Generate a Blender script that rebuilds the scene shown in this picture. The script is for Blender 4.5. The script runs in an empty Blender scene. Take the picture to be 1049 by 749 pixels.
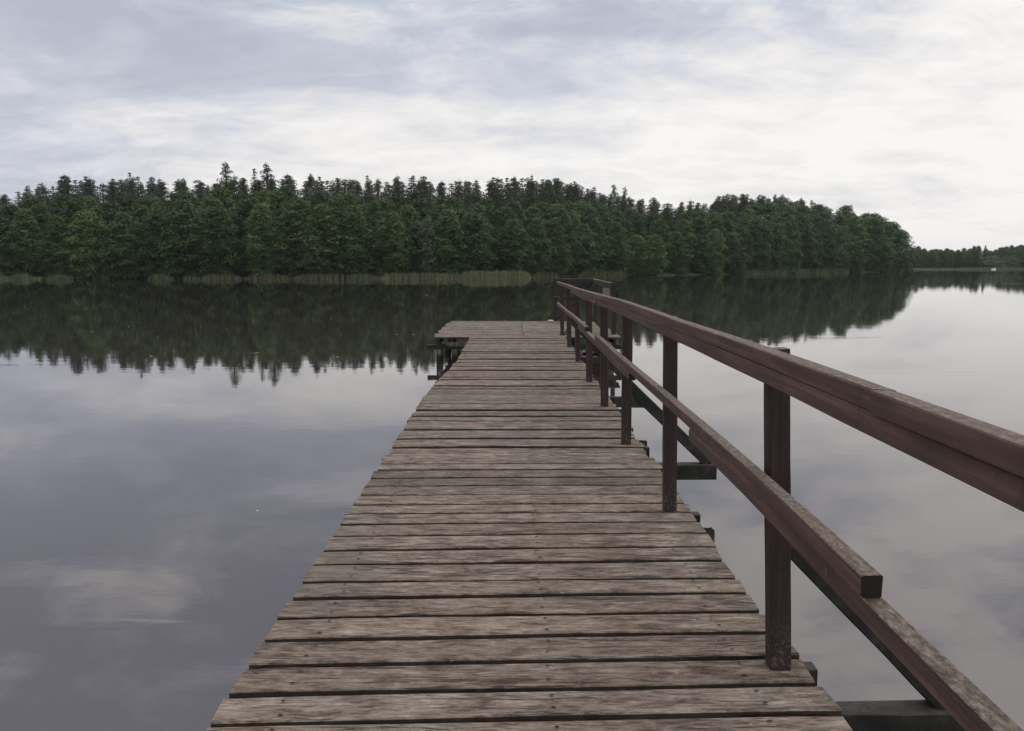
import bpy, math, random
import numpy as np
from mathutils import Vector, Matrix

R = math.radians
scene = bpy.context.scene
COL = scene.collection

# ------------------------------------------------------------------ camera
EYE = 2.03                      # eye height above the water (deck top is at 0.53)
PITCH = 7.28
FPX = 818.0                     # focal length in pixels of the 1049 px wide photograph
cam_d = bpy.data.cameras.new("camera")
cam = bpy.data.objects.new("camera", cam_d)
COL.objects.link(cam)
cam.location = (0, 0, EYE)
cam.rotation_euler = (R(90 - PITCH), 0, 0)
cam_d.sensor_width = 36
cam_d.lens = FPX / 1049 * 36
cam_d.clip_start = 0.05
cam_d.clip_end = 6000
scene.camera = cam

# ------------------------------------------------------------------ world
SUN_EL, SUN_AZ = 60.0, 50.0      # azimuth clockwise from +Y (towards the right of the picture)
world = bpy.data.worlds.new("World")
scene.world = world
world.use_nodes = True


class NT:
    """tiny node-tree helper"""
    def __init__(s, tree):
        s.t = tree
        tree.nodes.clear()

    def n(s, typ, **kw):
        nd = s.t.nodes.new(typ)
        for k, v in kw.items():
            if k.startswith('i_'):
                nd.inputs[k[2:].replace('_', ' ')].default_value = v
            else:
                setattr(nd, k, v)
        return nd

    def l(s, a, b):
        s.t.links.new(a, b)

    def _set(s, sock, v):
        if hasattr(v, 'is_output') or isinstance(v, bpy.types.NodeSocket):
            s.l(v, sock)
        else:
            sock.default_value = v

    def math(s, op, a, b=None, c=None, clamp=False):
        nd = s.n('ShaderNodeMath', operation=op, use_clamp=clamp)
        s._set(nd.inputs[0], a)
        if b is not None: s._set(nd.inputs[1], b)
        if c is not None: s._set(nd.inputs[2], c)
        return nd.outputs[0]

    def vmath(s, op, a, b=None):
        nd = s.n('ShaderNodeVectorMath', operation=op)
        s._set(nd.inputs[0], a)
        if b is not None: s._set(nd.inputs[1], b)
        return nd.outputs[0]

    def mix(s, fac, a, b, mode='MIX'):
        nd = s.n('ShaderNodeMix', data_type='RGBA', blend_type=mode)
        s._set(nd.inputs[0], fac)
        s._set(nd.inputs[6], a)
        s._set(nd.inputs[7], b)
        return nd.outputs[2]

    def noise(s, vec, scale, detail=4, rough=0.5, dist=0.0, out=0):
        nd = s.n('ShaderNodeTexNoise')
        s._set(nd.inputs['Vector'], vec)
        nd.inputs['Scale'].default_value = scale
        nd.inputs['Detail'].default_value = detail
        nd.inputs['Roughness'].default_value = rough
        nd.inputs['Distortion'].default_value = dist
        return nd.outputs[out]

    def ramp(s, fac, stops):
        nd = s.n('ShaderNodeValToRGB')
        s._set(nd.inputs[0], fac)
        el = nd.color_ramp.elements
        while len(el) > 1: el.remove(el[-1])
        for i, (p, c) in enumerate(stops):
            e = el[0] if i == 0 else el.new(p)
            e.position = p
            e.color = (c[0], c[1], c[2], 1) if len(c) == 3 else c
        return nd.outputs[0]

    def fit(s, v, a, b, c=0.0, d=1.0):
        nd = s.n('ShaderNodeMapRange')
        s._set(nd.inputs[0], v)
        for i, q in enumerate((a, b, c, d)):
            nd.inputs[i + 1].default_value = q
        return nd.outputs[0]

    def smooth(s, v, a, b, c=0.0, d=1.0):
        nd = s.n('ShaderNodeMapRange', interpolation_type='SMOOTHSTEP')
        s._set(nd.inputs[0], v)
        for i, q in enumerate((a, b, c, d)):
            nd.inputs[i + 1].default_value = q
        return nd.outputs[0]

    def mapping(s, vec, loc=(0, 0, 0), rot=(0, 0, 0), scale=(1, 1, 1)):
        nd = s.n('ShaderNodeMapping')
        s._set(nd.inputs[0], vec)
        nd.inputs['Location'].default_value = loc
        nd.inputs['Rotation'].default_value = rot
        nd.inputs['Scale'].default_value = scale
        return nd.outputs[0]


W = NT(world.node_tree)
SKY_STRENGTH = 0.1
tc = W.n('ShaderNodeTexCoord')
d = W.vmath('NORMALIZE', tc.outputs['Generated'])
sep = W.n('ShaderNodeSeparateXYZ'); W.l(d, sep.inputs[0])
dx, dy, dz = sep.outputs
sky = W.n('ShaderNodeTexSky', sky_type='NISHITA', sun_disc=False)
sky.sun_elevation = R(SUN_EL); sky.sun_rotation = R(SUN_AZ)
sky.air_density = 1.2; sky.dust_density = 2.0
# a cloud sheet seen in perspective: direction / height
up = W.math('ADD', W.math('ABSOLUTE', dz), 0.22)
cmb = W.n('ShaderNodeCombineXYZ')
W.l(W.math('DIVIDE', dx, up), cmb.inputs[0]); W.l(W.math('DIVIDE', dy, up), cmb.inputs[1])
P = cmb.outputs[0]
big = W.noise(W.mapping(P, loc=(1.4, 5.3, 0), rot=(0, 0, R(-30)), scale=(0.45, 0.75, 1)), 1.0, 4, 0.5, 0.3)
wisp = W.noise(W.mapping(P, loc=(3.1, 1.7, 0), rot=(0, 0, R(-38)), scale=(0.55, 1.25, 1)), 1.5, 8, 0.56, 0.7)
fine = W.noise(W.mapping(P, rot=(0, 0, R(-24)), scale=(1.1, 1.5, 1)), 3.6, 9, 0.66, 0.9)
puff = W.noise(W.mapping(P, loc=(7, 2, 0), scale=(1.0, 1.15, 1)), 2.3, 10, 0.62, 0.5)
v = W.math('MULTIPLY', W.math('SUBTRACT', big, 0.5), 0.85)
v = W.math('ADD', v, W.math('MULTIPLY', W.math('SUBTRACT', wisp, 0.5), 0.95))
v = W.math('ADD', v, W.math('MULTIPLY', W.math('SUBTRACT', fine, 0.5), 0.5))
v = W.math('ADD', v, W.math('MULTIPLY', W.math('SUBTRACT', puff, 0.5), 0.95))
v = W.math('MULTIPLY', v, W.smooth(dz, 0.20, 0.40, 1.0, 2.9))
az = W.math('ARCTAN2', dx, dy)                                  # 0 ahead, + to the right
v = W.math('ADD', v, W.math('MULTIPLY', W.fit(az, -0.6, 0.6, -1, 1), 0.22))   # thinner cloud toward the sun side
low = W.smooth(dz, 0.22, 0.10, 0.0, 1.0)
v = W.math('ADD', v, W.math('MULTIPLY', low, 0.27))             # bright strip low over the wood
v = W.math('SUBTRACT', v, W.math('MULTIPLY', W.smooth(dz, 0.16, 0.3), 0.03))
cl = W.ramp(W.fit(v, -0.40, 0.40), [(0.0, (0.455, 0.475, 0.56)), (0.30, (0.545, 0.565, 0.645)),
                                  (0.50, (0.655, 0.665, 0.715)), (0.72, (0.79, 0.775, 0.775)), (1.0, (0.905, 0.885, 0.86))])
# an overcast sky is brighter overhead than at the horizon
zen = W.smooth(dz, 0.36, 0.80, 1.0, 1.65)
cl = W.vmath('SCALE', cl); W.l(zen, cl.node.inputs['Scale'])
cl = W.mix(W.smooth(dz, 0.50, 0.75), cl, W.mix(1.0, cl, (1.03, 1.0, 0.96, 1), 'MULTIPLY'))
cl10 = W.vmath('SCALE', cl); cl10.node.inputs['Scale'].default_value = 10.0
cover = W.fit(v, -0.3, 0.3, 0.94, 0.985)
skyc = W.mix(cover, sky.outputs[0], cl10)
bg = W.n('ShaderNodeBackground'); W.l(skyc, bg.inputs[0]); bg.inputs[1].default_value = SKY_STRENGTH
wo = W.n('ShaderNodeOutputWorld'); W.l(bg.outputs[0], wo.inputs[0])

# ------------------------------------------------------------------ sun (soft, through cloud)
sd = bpy.data.lights.new("sun", 'SUN')
sd.energy = 0.5; sd.angle = R(30); sd.color = (1.0, 0.95, 0.88)
sun = bpy.data.objects.new("sun", sd); COL.objects.link(sun)
sdir = Vector((math.sin(R(SUN_AZ)) * math.cos(R(SUN_EL)), math.cos(R(SUN_AZ)) * math.cos(R(SUN_EL)), math.sin(R(SUN_EL))))
sun.rotation_euler = sdir.to_track_quat('Z', 'Y').to_euler()
sun.location = sdir * 50

vs = scene.view_settings
vs.view_transform = 'Standard'; vs.look = 'None'; vs.gamma = 1; vs.exposure = 0.1
vs.use_curve_mapping = False
scene.cycles.max_bounces = 6
scene.cycles.diffuse_bounces = 3
scene.cycles.glossy_bounces = 3
scene.cycles.transmission_bounces = 3
scene.cycles.volume_bounces = 0
scene.cycles.use_denoising = True


# ------------------------------------------------------------------ helpers
def tag(o, label=None, cat=None, group=None, kind=None):
    if label: o['label'] = label
    if cat: o['category'] = cat
    if group: o['group'] = group
    if kind: o['kind'] = kind
    return o


def empty(name, loc, rz=0.0):
    o = bpy.data.objects.new(name, None); COL.objects.link(o)
    o.location = loc; o.rotation_euler = (0, 0, rz)
    o.empty_display_size = 0.3
    return o


def mesh_np(name, verts, quads, mats, mat_idx=None, smooth=False):
    """fast mesh from numpy arrays; quads is an (n,4) or (n,3) array"""
    me = bpy.data.meshes.new(name)
    verts = np.asarray(verts, dtype=np.float32); quads = np.asarray(quads, dtype=np.int32)
    n, k = quads.shape
    me.vertices.add(len(verts)); me.vertices.foreach_set('co', verts.ravel())
    me.loops.add(n * k); me.loops.foreach_set('vertex_index', quads.ravel())
    me.polygons.add(n); me.polygons.foreach_set('loop_start', np.arange(0, n * k, k, dtype=np.int32))
    try:
        me.polygons.foreach_set('loop_total', np.full(n, k, dtype=np.int32))
    except Exception:
        pass
    for m in mats: me.materials.append(m)
    if mat_idx is not None: me.polygons.foreach_set('material_index', np.asarray(mat_idx, dtype=np.int32))
    if smooth: me.polygons.foreach_set('use_smooth', np.ones(n, dtype=bool))
    me.update(calc_edges=True)
    me.validate()
    return me


class MB:
    """collects shapes and builds ONE mesh object"""
    def __init__(s):
        s.v = []; s.f = []; s.m = []

    def face(s, idx, mi=0):
        s.f.append(idx); s.m.append(mi)

    def rings(s, rings, mi=0, cap=True):
        """loft of equal-length closed rings"""
        b = len(s.v); k = len(rings[0])
        for r in rings: s.v.extend([tuple(p) for p in r])
        for i in range(len(rings) - 1):
            for j in range(k):
                a = b + i * k + j; c = b + i * k + (j + 1) % k
                s.face((a, c, c + k, a + k), mi)
        if cap:
            s.face(tuple(b + j for j in reversed(range(k))), mi)
            e = b + (len(rings) - 1) * k
            s.face(tuple(e + j for j in range(k)), mi)

    def beam(s, pts, w, h, mi=0, ch=0.006, side=None, jit=0.0, rng=random):
        """chamfered rectangular beam swept along pts; w across (side), h along the other axis"""
        pts = [Vector(p) for p in pts]
        rings = []
        for i, p in enumerate(pts):
            t = (pts[min(i + 1, len(pts) - 1)] - pts[max(i - 1, 0)]).normalized()
            sd_ = Vector(side) if side is not None else Vector((0, 0, 1)).cross(t)
            sd_ = (sd_ - t * sd_.dot(t)).normalized()
            u = t.cross(sd_).normalized()
            if abs(t.z) < 0.8 and u.z < 0: u = -u
            hw, hh = w / 2, h / 2
            prof = [(-hw + ch, -hh), (hw - ch, -hh), (hw, -hh + ch), (hw, hh - ch), (hw - ch, hh), (-hw + ch, hh), (-hw, hh - ch), (-hw, -hh + ch)]
            ring = []
            for a, b in prof:
                ja = rng.uniform(-jit, jit); jb = rng.uniform(-jit, jit)
                ring.append(p + sd_ * (a + ja) + u * (b + jb))
            rings.append(ring)
        # keep faces pointing outwards
        t0 = (pts[1] - pts[0]).normalized()
        r0 = rings[0]
        nrm = (r0[1] - r0[0]).cross(r0[2] - r0[1])
        if nrm.dot(t0) < 0: rings = [list(reversed(r)) for r in rings]
        s.rings(rings, mi)

    def tube(s, pts, radii, seg=8, mi=0, cap=True):
        pts = [Vector(p) for p in pts]; rings = []
        for i, p in enumerate(pts):
            t = (pts[min(i + 1, len(pts) - 1)] - pts[max(i - 1, 0)]).normalized()
            a = t.orthogonal().normalized() if abs(t.z) < 0.95 else Vector((1, 0, 0))
            a = (a - t * a.dot(t)).normalized(); b = t.cross(a)
            rings.append([p + (a * math.cos(2 * math.pi * j / seg) + b * math.sin(2 * math.pi * j / seg)) * radii[i] for j in range(seg)])
        s.rings(rings, mi, cap)

    def build(s, name, mats, parent=None, smooth=False):
        me = bpy.data.meshes.new(name)
        me.from_pydata([tuple(v) for v in s.v], [], s.f)
        if not isinstance(mats, (list, tuple)): mats = [mats]
        for m in mats: me.materials.append(m)
        me.polygons.foreach_set('material_index', s.m)
        if smooth: me.polygons.foreach_set('use_smooth', [True] * len(me.polygons))
        me.update()
        o = bpy.data.objects.new(name, me); COL.objects.link(o)
        if parent is not None:
            o.parent = parent
            o.matrix_parent_inverse = Matrix.Translation(-Vector(parent.location))
        return o


def lerp_tab(tab, x):
    if x <= tab[0][0]: return tab[0][1]
    for (a, fa), (b, fb) in zip(tab, tab[1:]):
        if x <= b: return fa + (fb - fa) * (x - a) / (b - a)
    return tab[-1][1]


# ------------------------------------------------------------------ materials
def new_mat(name):
    m = bpy.data.materials.new(name); m.use_nodes = True
    return m, NT(m.node_tree)


def finish(t, col, rough=0.85, bump=None, bstr=0.3, bdist=0.01, spec=0.3, **kw):
    b = t.n('ShaderNodeBsdfPrincipled')
    t._set(b.inputs['Base Color'], col); t._set(b.inputs['Roughness'], rough)
    b.inputs['Specular IOR Level'].default_value = spec
    for k, v_ in kw.items(): t._set(b.inputs[k], v_)
    if bump is not None:
        bn = t.n('ShaderNodeBump'); t.l(bump, bn.inputs['Height'])
        bn.inputs['Strength'].default_value = bstr; bn.inputs['Distance'].default_value = bdist
        t.l(bn.outputs[0], b.inputs['Normal'])
    o = t.n('ShaderNodeOutputMaterial'); t.l(b.outputs[0], o.inputs[0])
    return b


def deck_wood():
    m, t = new_mat("weathered_deck_wood")
    g = t.n('ShaderNodeNewGeometry'); tc = t.n('ShaderNodeTexCoord')
    rnd = g.outputs['Random Per Island']
    off = t.n('ShaderNodeCombineXYZ')
    t.l(t.math('MULTIPLY', rnd, 37.0), off.inputs[0]); t.l(t.math('MULTIPLY', rnd, 91.0), off.inputs[1]); t.l(t.math('MULTIPLY', rnd, 13.0), off.inputs[2])
    p = t.vmath('ADD', tc.outputs['Object'], off.outputs[0])
    # knots push the grain aside
    kn = t.n('ShaderNodeTexVoronoi', feature='F1'); t.l(t.mapping(p, scale=(2.2, 7.0, 1.0)), kn.inputs['Vector']); kn.inputs['Scale'].default_value = 1.0
    kd = kn.outputs['Distance']
    knot = t.smooth(kd, 0.16, 0.03)
    knotcore = t.smooth(kd, 0.085, 0.03)
    warp = t.n('ShaderNodeCombineXYZ'); t.l(t.math('MULTIPLY', knot, 0.05), warp.inputs[1])
    wv = t.noise(t.mapping(p, scale=(1.1, 2.0, 1)), 1.6, 3, 0.5)
    warp2 = t.n('ShaderNodeCombineXYZ'); t.l(t.math('MULTIPLY', wv, 0.05), warp2.inputs[1])
    pw = t.vmath('ADD', t.vmath('ADD', p, warp.outputs[0]), warp2.outputs[0])
    fib = t.noise(t.mapping(pw, scale=(14, 120, 20)), 1.0, 9, 0.72)
    streak = t.noise(t.mapping(pw, scale=(6.5, 34, 6)), 1.0, 10, 0.74, 0.6)
    blot = t.noise(t.mapping(p, scale=(4.0, 7.5, 2)), 1.3, 10, 0.72)
    speck = t.noise(t.mapping(p, scale=(12, 26, 9)), 3.0, 7, 0.75)
    vsum = t.math('ADD', t.math('MULTIPLY', fib, 0.40), t.math('ADD', t.math('MULTIPLY', streak, 0.46), t.math('MULTIPLY', blot, 0.32)))
    c = t.ramp(t.fit(vsum, 0.485, 0.69), [(0.0, (0.050, 0.036, 0.027)), (0.24, (0.115, 0.087, 0.068)), (0.48, (0.205, 0.166, 0.134)),
                                        (0.72, (0.28, 0.240, 0.203)), (1.0, (0.41, 0.37, 0.325))])
    # brown / grey per board
    tint = t.ramp(rnd, [(0.0, (0.62, 0.60, 0.56)), (0.2, (0.84, 0.82, 0.78)), (0.4, (0.93, 0.88, 0.81)), (0.6, (0.78, 0.78, 0.76)), (0.8, (0.98, 0.95, 0.90)), (1.0, (0.74, 0.69, 0.63))])
    c = t.mix(1.0, c, tint, 'MULTIPLY')
    c = t.mix(1.0, c, (0.97, 0.96, 0.965, 1), 'MULTIPLY')
    # long dark checks
    crk = t.noise(t.mapping(pw, loc=(5, 3, 0), scale=(0.9, 17, 5)), 1.0, 4, 0.5)
    crk = t.smooth(t.math('ABSOLUTE', t.math('SUBTRACT', crk, 0.5)), 0.022, 0.006)
    cm = t.smooth(t.noise(t.mapping(p, loc=(9, 9, 0), scale=(1.2, 4, 1)), 1.0, 3), 0.44, 0.54)
    crk = t.math('MULTIPLY', crk, cm)
    c = t.mix(t.math('MULTIPLY', crk, 0.85), c, (0.035, 0.027, 0.022, 1))
    c = t.mix(t.math('MULTIPLY', knot, 0.45), c, (0.14, 0.09, 0.06, 1))
    c = t.mix(t.math('MULTIPLY', knotcore, 0.7), c, (0.06, 0.038, 0.027, 1))
    # pale raised fuzz and dark specks
    c = t.mix(t.smooth(speck, 0.57, 0.70, 0, 0.6), c, (0.46, 0.425, 0.38, 1))
    c = t.mix(t.smooth(speck, 0.42, 0.30, 0, 0.7), c, (0.06, 0.047, 0.038, 1))
    # algae / dirt patches that run over several boards
    pat = t.noise(t.mapping(tc.outputs['Object'], scale=(1.0, 0.8, 1)), 0.9, 6, 0.62, 0.5)
    c = t.mix(t.smooth(pat, 0.50, 0.75, 0, 0.5), c, (0.12, 0.113, 0.098, 1))
    pat2 = t.noise(t.mapping(tc.outputs['Object'], loc=(4, 9, 0), scale=(1.4, 0.9, 1)), 1.2, 5, 0.6, 0.5)
    c = t.mix(t.smooth(pat2, 0.60, 0.70, 0, 0.35), c, (0.13, 0.085, 0.055, 1))
    sx_ = t.n('ShaderNodeSeparateXYZ'); t.l(tc.outputs['Object'], sx_.inputs[0])
    edge = t.smooth(sx_.outputs[0], 0.72, 1.0)
    mz = t.smooth(t.noise(tc.outputs['Object'], 7, 8, 0.7), 0.50, 0.60)
    c = t.mix(t.math('MULTIPLY', t.math('MULTIPLY', edge, mz), 0.6), c, (0.075, 0.078, 0.055, 1))
    # sides, undersides and end grain coloured darker than the board tops
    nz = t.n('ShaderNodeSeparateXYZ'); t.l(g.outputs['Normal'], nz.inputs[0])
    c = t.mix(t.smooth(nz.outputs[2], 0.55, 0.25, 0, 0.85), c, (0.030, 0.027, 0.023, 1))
    h = t.math('ADD', t.math('MULTIPLY', fib, 0.7), t.math('MULTIPLY', streak, 0.8))
    h = t.math('SUBTRACT', h, t.math('MULTIPLY', crk, 1.0))
    finish(t, c, 0.82, h, 0.55, 0.006, 0.25)
    return m


def painted_wood(name, paint, dark, axis, moss=0.7, mosscol=(0.105, 0.088, 0.066), footz=None):
    """old red-brown stain on lumber; lichen and bare grey wood on faces that look up"""
    m, t = new_mat(name)
    g = t.n('ShaderNodeNewGeometry'); tc = t.n('ShaderNodeTexCoord')
    rnd = g.outputs['Random Per Island']
    off = t.n('ShaderNodeCombineXYZ')
    for i, q in enumerate((31.0, 57.0, 17.0)): t.l(t.math('MULTIPLY', rnd, q), off.inputs[i])
    p = t.vmath('ADD', tc.outputs['Object'], off.outputs[0])
    S = {'x': (1.4, 40, 40), 'y': (40, 1.4, 40), 'z': (40, 40, 1.4)}[axis]
    S2 = tuple(2.2 if q < 2 else 9 for q in S)
    fib = t.noise(t.mapping(p, scale=S), 1.0, 7, 0.6)
    blot = t.noise(t.mapping(p, scale=S2), 1.0, 6, 0.6, 0.3)
    wear = t.noise(p, 14, 7, 0.7)
    c = t.mix(t.fit(blot, 0.35, 0.65), dark + (1,), paint + (1,))
    c = t.mix(t.smooth(fib, 0.62, 0.42, 0, 0.5), c, tuple(q * 0.5 for q in dark) + (1,))
    c = t.mix(t.smooth(fib, 0.56, 0.72, 0, 0.35), c, (paint[0] * 1.6, paint[1] * 1.7, paint[2] * 1.7, 1))
    c = t.mix(t.smooth(wear, 0.66, 0.74, 0, 0.45), c, (0.22, 0.19, 0.17, 1))
    bars = t.noise(t.mapping(p, scale=tuple(9 if q < 2 else 0.6 for q in S)), 1.0, 5, 0.6)
    c = t.mix(t.smooth(bars, 0.60, 0.70, 0, 0.5), c, tuple(q * 0.55 for q in dark) + (1,))
    c = t.mix(t.smooth(bars, 0.40, 0.30, 0, 0.3), c, (paint[0] * 1.5, paint[1] * 1.5, paint[2] * 1.5, 1))
    nz = t.n('ShaderNodeSeparateXYZ'); t.l(g.outputs['Normal'], nz.inputs[0])
    mo = t.noise(t.mapping(p, scale=tuple(1 + 0.03 * q for q in S)), 34, 8, 0.74)
    mo2 = t.noise(p, 2.2, 4, 0.6)
    topf = t.smooth(nz.outputs[2], 0.55, 0.9)
    mc = t.ramp(mo, [(0.36, tuple(q * 0.22 for q in mosscol)), (0.48, mosscol), (0.55, tuple(q * 1.8 for q in mosscol)), (0.65, (0.32, 0.28, 0.22))])
    mc = t.mix(t.smooth(mo2, 0.50, 0.62, 0, 0.6), mc, t.mix(0.5, c, (0.15, 0.10, 0.09, 1)))
    c = t.mix(t.math('MULTIPLY', topf, moss), c, mc)
    # lichen spill over the arris and specks on the sides
    c = t.mix(t.smooth(t.math('ADD', mo, t.math('MULTIPLY', wear, 0.3)), 0.80, 0.88, 0, 0.4), c, (0.25, 0.24, 0.19, 1))
    if footz is not None:
        sp = t.n('ShaderNodeSeparateXYZ'); t.l(tc.outputs['Object'], sp.inputs[0])
        ft = t.smooth(sp.outputs[2], footz + 0.28, footz, 0, 1)
        sc = t.smooth(t.noise(p, 60, 6, 0.75), 0.52, 0.60)
        c = t.mix(t.math('MULTIPLY', t.math('MULTIPLY', ft, sc), 0.6), c, (0.15, 0.15, 0.115, 1))
    c = t.mix(t.smooth(nz.outputs[1], -0.75, -0.95, 0, 0.94 if axis == 'y' else 0.0), c, (0.012, 0.011, 0.010, 1))   # wet end grain
    h = t.math('ADD', t.math('MULTIPLY', fib, 0.6), t.math('MULTIPLY', mo, t.math('MULTIPLY', topf, 1.2)))
    finish(t, c, 0.72, h, 0.5, 0.004, 0.35)
    return m


def dark_timber():
    m, t = new_mat("wet_dark_timber")
    tc = t.n('ShaderNodeTexCoord'); p = tc.outputs['Object']
    a = t.noise(t.mapping(p, scale=(3, 3, 3)), 3, 7, 0.65)
    c = t.ramp(a, [(0.3, (0.012, 0.012, 0.011)), (0.5, (0.026, 0.025, 0.022)), (0.7, (0.06, 0.055, 0.045))])
    g = t.n('ShaderNodeNewGeometry'); nz = t.n('ShaderNodeSeparateXYZ'); t.l(g.outputs['Normal'], nz.inputs[0])
    top = t.math('MULTIPLY', t.smooth(nz.outputs[2], 0.5, 0.9), t.smooth(t.noise(p, 22, 6, 0.7), 0.4, 0.6, 0.35, 0.9))
    c = t.mix(top, c, (0.065, 0.058, 0.047, 1))
    finish(t, c, 0.75, a, 0.4, 0.01, 0.3)
    return m


def pile_wood():
    m, t = new_mat("pile_log_bark")
    tc = t.n('ShaderNodeTexCoord'); p = tc.outputs['Object']
    a = t.noise(t.mapping(p, scale=(14, 14, 1.2)), 1, 7, 0.65)
    c = t.ramp(a, [(0.3, (0.03, 0.028, 0.024)), (0.5, (0.10, 0.095, 0.08)), (0.7, (0.24, 0.23, 0.2))])
    sp = t.n('ShaderNodeSeparateXYZ'); t.l(p, sp.inputs[0])
    c = t.mix(t.smooth(sp.outputs[2], 0.16, 0.02), c, (0.02, 0.022, 0.014, 1))
    finish(t, c, 0.8, a, 0.6, 0.02, 0.3)
    return m


def simple(name, col, rough=0.8, var=0.3, scale=8, metallic=0.0):
    m, t = new_mat(name)
    tc = t.n('ShaderNodeTexCoord')
    a = t.noise(tc.outputs['Object'], scale, 6, 0.6)
    c = t.mix(t.fit(a, 0.3, 0.7), tuple(q * (1 - var) for q in col) + (1,), tuple(min(1, q * (1 + var)) for q in col) + (1,))
    finish(t, c, rough, a, 0.2, 0.005, 0.3, Metallic=metallic)
    return m


def foliage(name, lo, hi, yel, trans=0.22, nscale=0.55):
    m, t = new_mat(name)
    g = t.n('ShaderNodeNewGeometry'); tc = t.n('ShaderNodeTexCoord'); oi = t.n('ShaderNodeObjectInfo')
    a = t.noise(tc.outputs['Object'], nscale, 4, 0.6)
    k = t.math('ADD', t.math('MULTIPLY', a, 0.75), t.math('MULTIPLY', g.outputs['Random Per Island'], 0.40))
    c = t.mix(t.fit(k, 0.36, 0.80), lo + (1,), hi + (1,))
    orn = oi.outputs['Random']
    c = t.mix(t.smooth(orn, 0.45, 1.0, 0.0, 0.6), c, yel + (1,))
    br = t.fit(t.math('FRACT', t.math('MULTIPLY', orn, 7.31)), 0, 1, 0.72, 1.25)
    sc = t.vmath('SCALE', c); t.l(br, sc.node.inputs['Scale'])
    b = t.n('ShaderNodeBsdfPrincipled'); t.l(sc, b.inputs['Base Color']); b.inputs['Roughness'].default_value = 0.6
    b.inputs['Specular IOR Level'].default_value = 0.25
    tr = t.n('ShaderNodeBsdfTranslucent'); t.l(sc, tr.inputs[0])
    mx = t.n('ShaderNodeMixShader'); mx.inputs[0].default_value = trans
    t.l(b.outputs[0], mx.inputs[1]); t.l(tr.outputs[0], mx.inputs[2])
    o = t.n('ShaderNodeOutputMaterial'); t.l(mx.outputs[0], o.inputs[0])
    return m


def reed_mat(k_=1.0):
    m, t = new_mat("reed_blades")
    g = t.n('ShaderNodeNewGeometry'); tc = t.n('ShaderNodeTexCoord')
    sp = t.n('ShaderNodeSeparateXYZ'); t.l(tc.outputs['Object'], sp.inputs[0])
    gr = t.mix(g.outputs['Random Per Island'], (0.095 * k_, 0.13 * k_, 0.05 * k_, 1), (0.18 * k_, 0.22 * k_, 0.10 * k_, 1))
    st = t.mix(g.outputs['Random Per Island'], (0.16 * k_, 0.13 * k_, 0.08 * k_, 1), (0.28 * k_, 0.24 * k_, 0.16 * k_, 1))
    nz = t.noise(tc.outputs['Object'], 0.9, 4, 0.6)
    k = t.smooth(t.math('ADD', sp.outputs[2], t.math('MULTIPLY', nz, 0.4)), 0.15, 0.62)
    c = t.mix(k, st, gr)
    finish(t, c, 0.7, None, spec=0.2)
    return m


def water_mat():
    m, t = new_mat("lake_water")
    g = t.n('ShaderNodeNewGeometry'); P0 = g.outputs['Position']
    rip = t.noise(t.mapping(P0, rot=(0, 0, R(8)), scale=(1.5, 3.2, 1)), 1.1, 4, 0.5)
    fine_ = t.noise(t.mapping(P0, rot=(0, 0, R(-12)), scale=(3.5, 8.5, 1)), 1.0, 3, 0.5)
    swell = t.noise(t.mapping(P0, scale=(0.35, 0.5, 1)), 1.0, 2, 0.5)
    patch = t.smooth(t.noise(t.mapping(P0, loc=(31, 8, 0), scale=(0.07, 0.42, 1)), 1.0, 5, 0.6), 0.61, 0.70, 0.0, 1.0)
    h = t.math('ADD', t.math('MULTIPLY', rip, 0.55), t.math('MULTIPLY', fine_, t.math('ADD', 0.10, t.math('MULTIPLY', patch, 2.2))))
    h = t.math('ADD', h, t.math('MULTIPLY', swell, 1.0))
    b = finish(t, (0.034, 0.028, 0.028, 1), 0.004, h, 1.0, 0.0014, 0.5)
    b.inputs['IOR'].default_value = 2.3
    b.inputs['Specular Tint'].default_value = (1.0, 0.95, 0.965, 1)
    return m


def ground_mat():
    m, t = new_mat("bank_soil_and_litter")
    g = t.n('ShaderNodeNewGeometry')
    a = t.noise(g.outputs['Position'], 0.6, 7, 0.65)
    c = t.ramp(a, [(0.3, (0.025, 0.022, 0.014)), (0.5, (0.045, 0.052, 0.024)), (0.72, (0.075, 0.095, 0.035))])
    finish(t, c, 0.95, a, 0.5, 0.1, 0.1)
    return m


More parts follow.
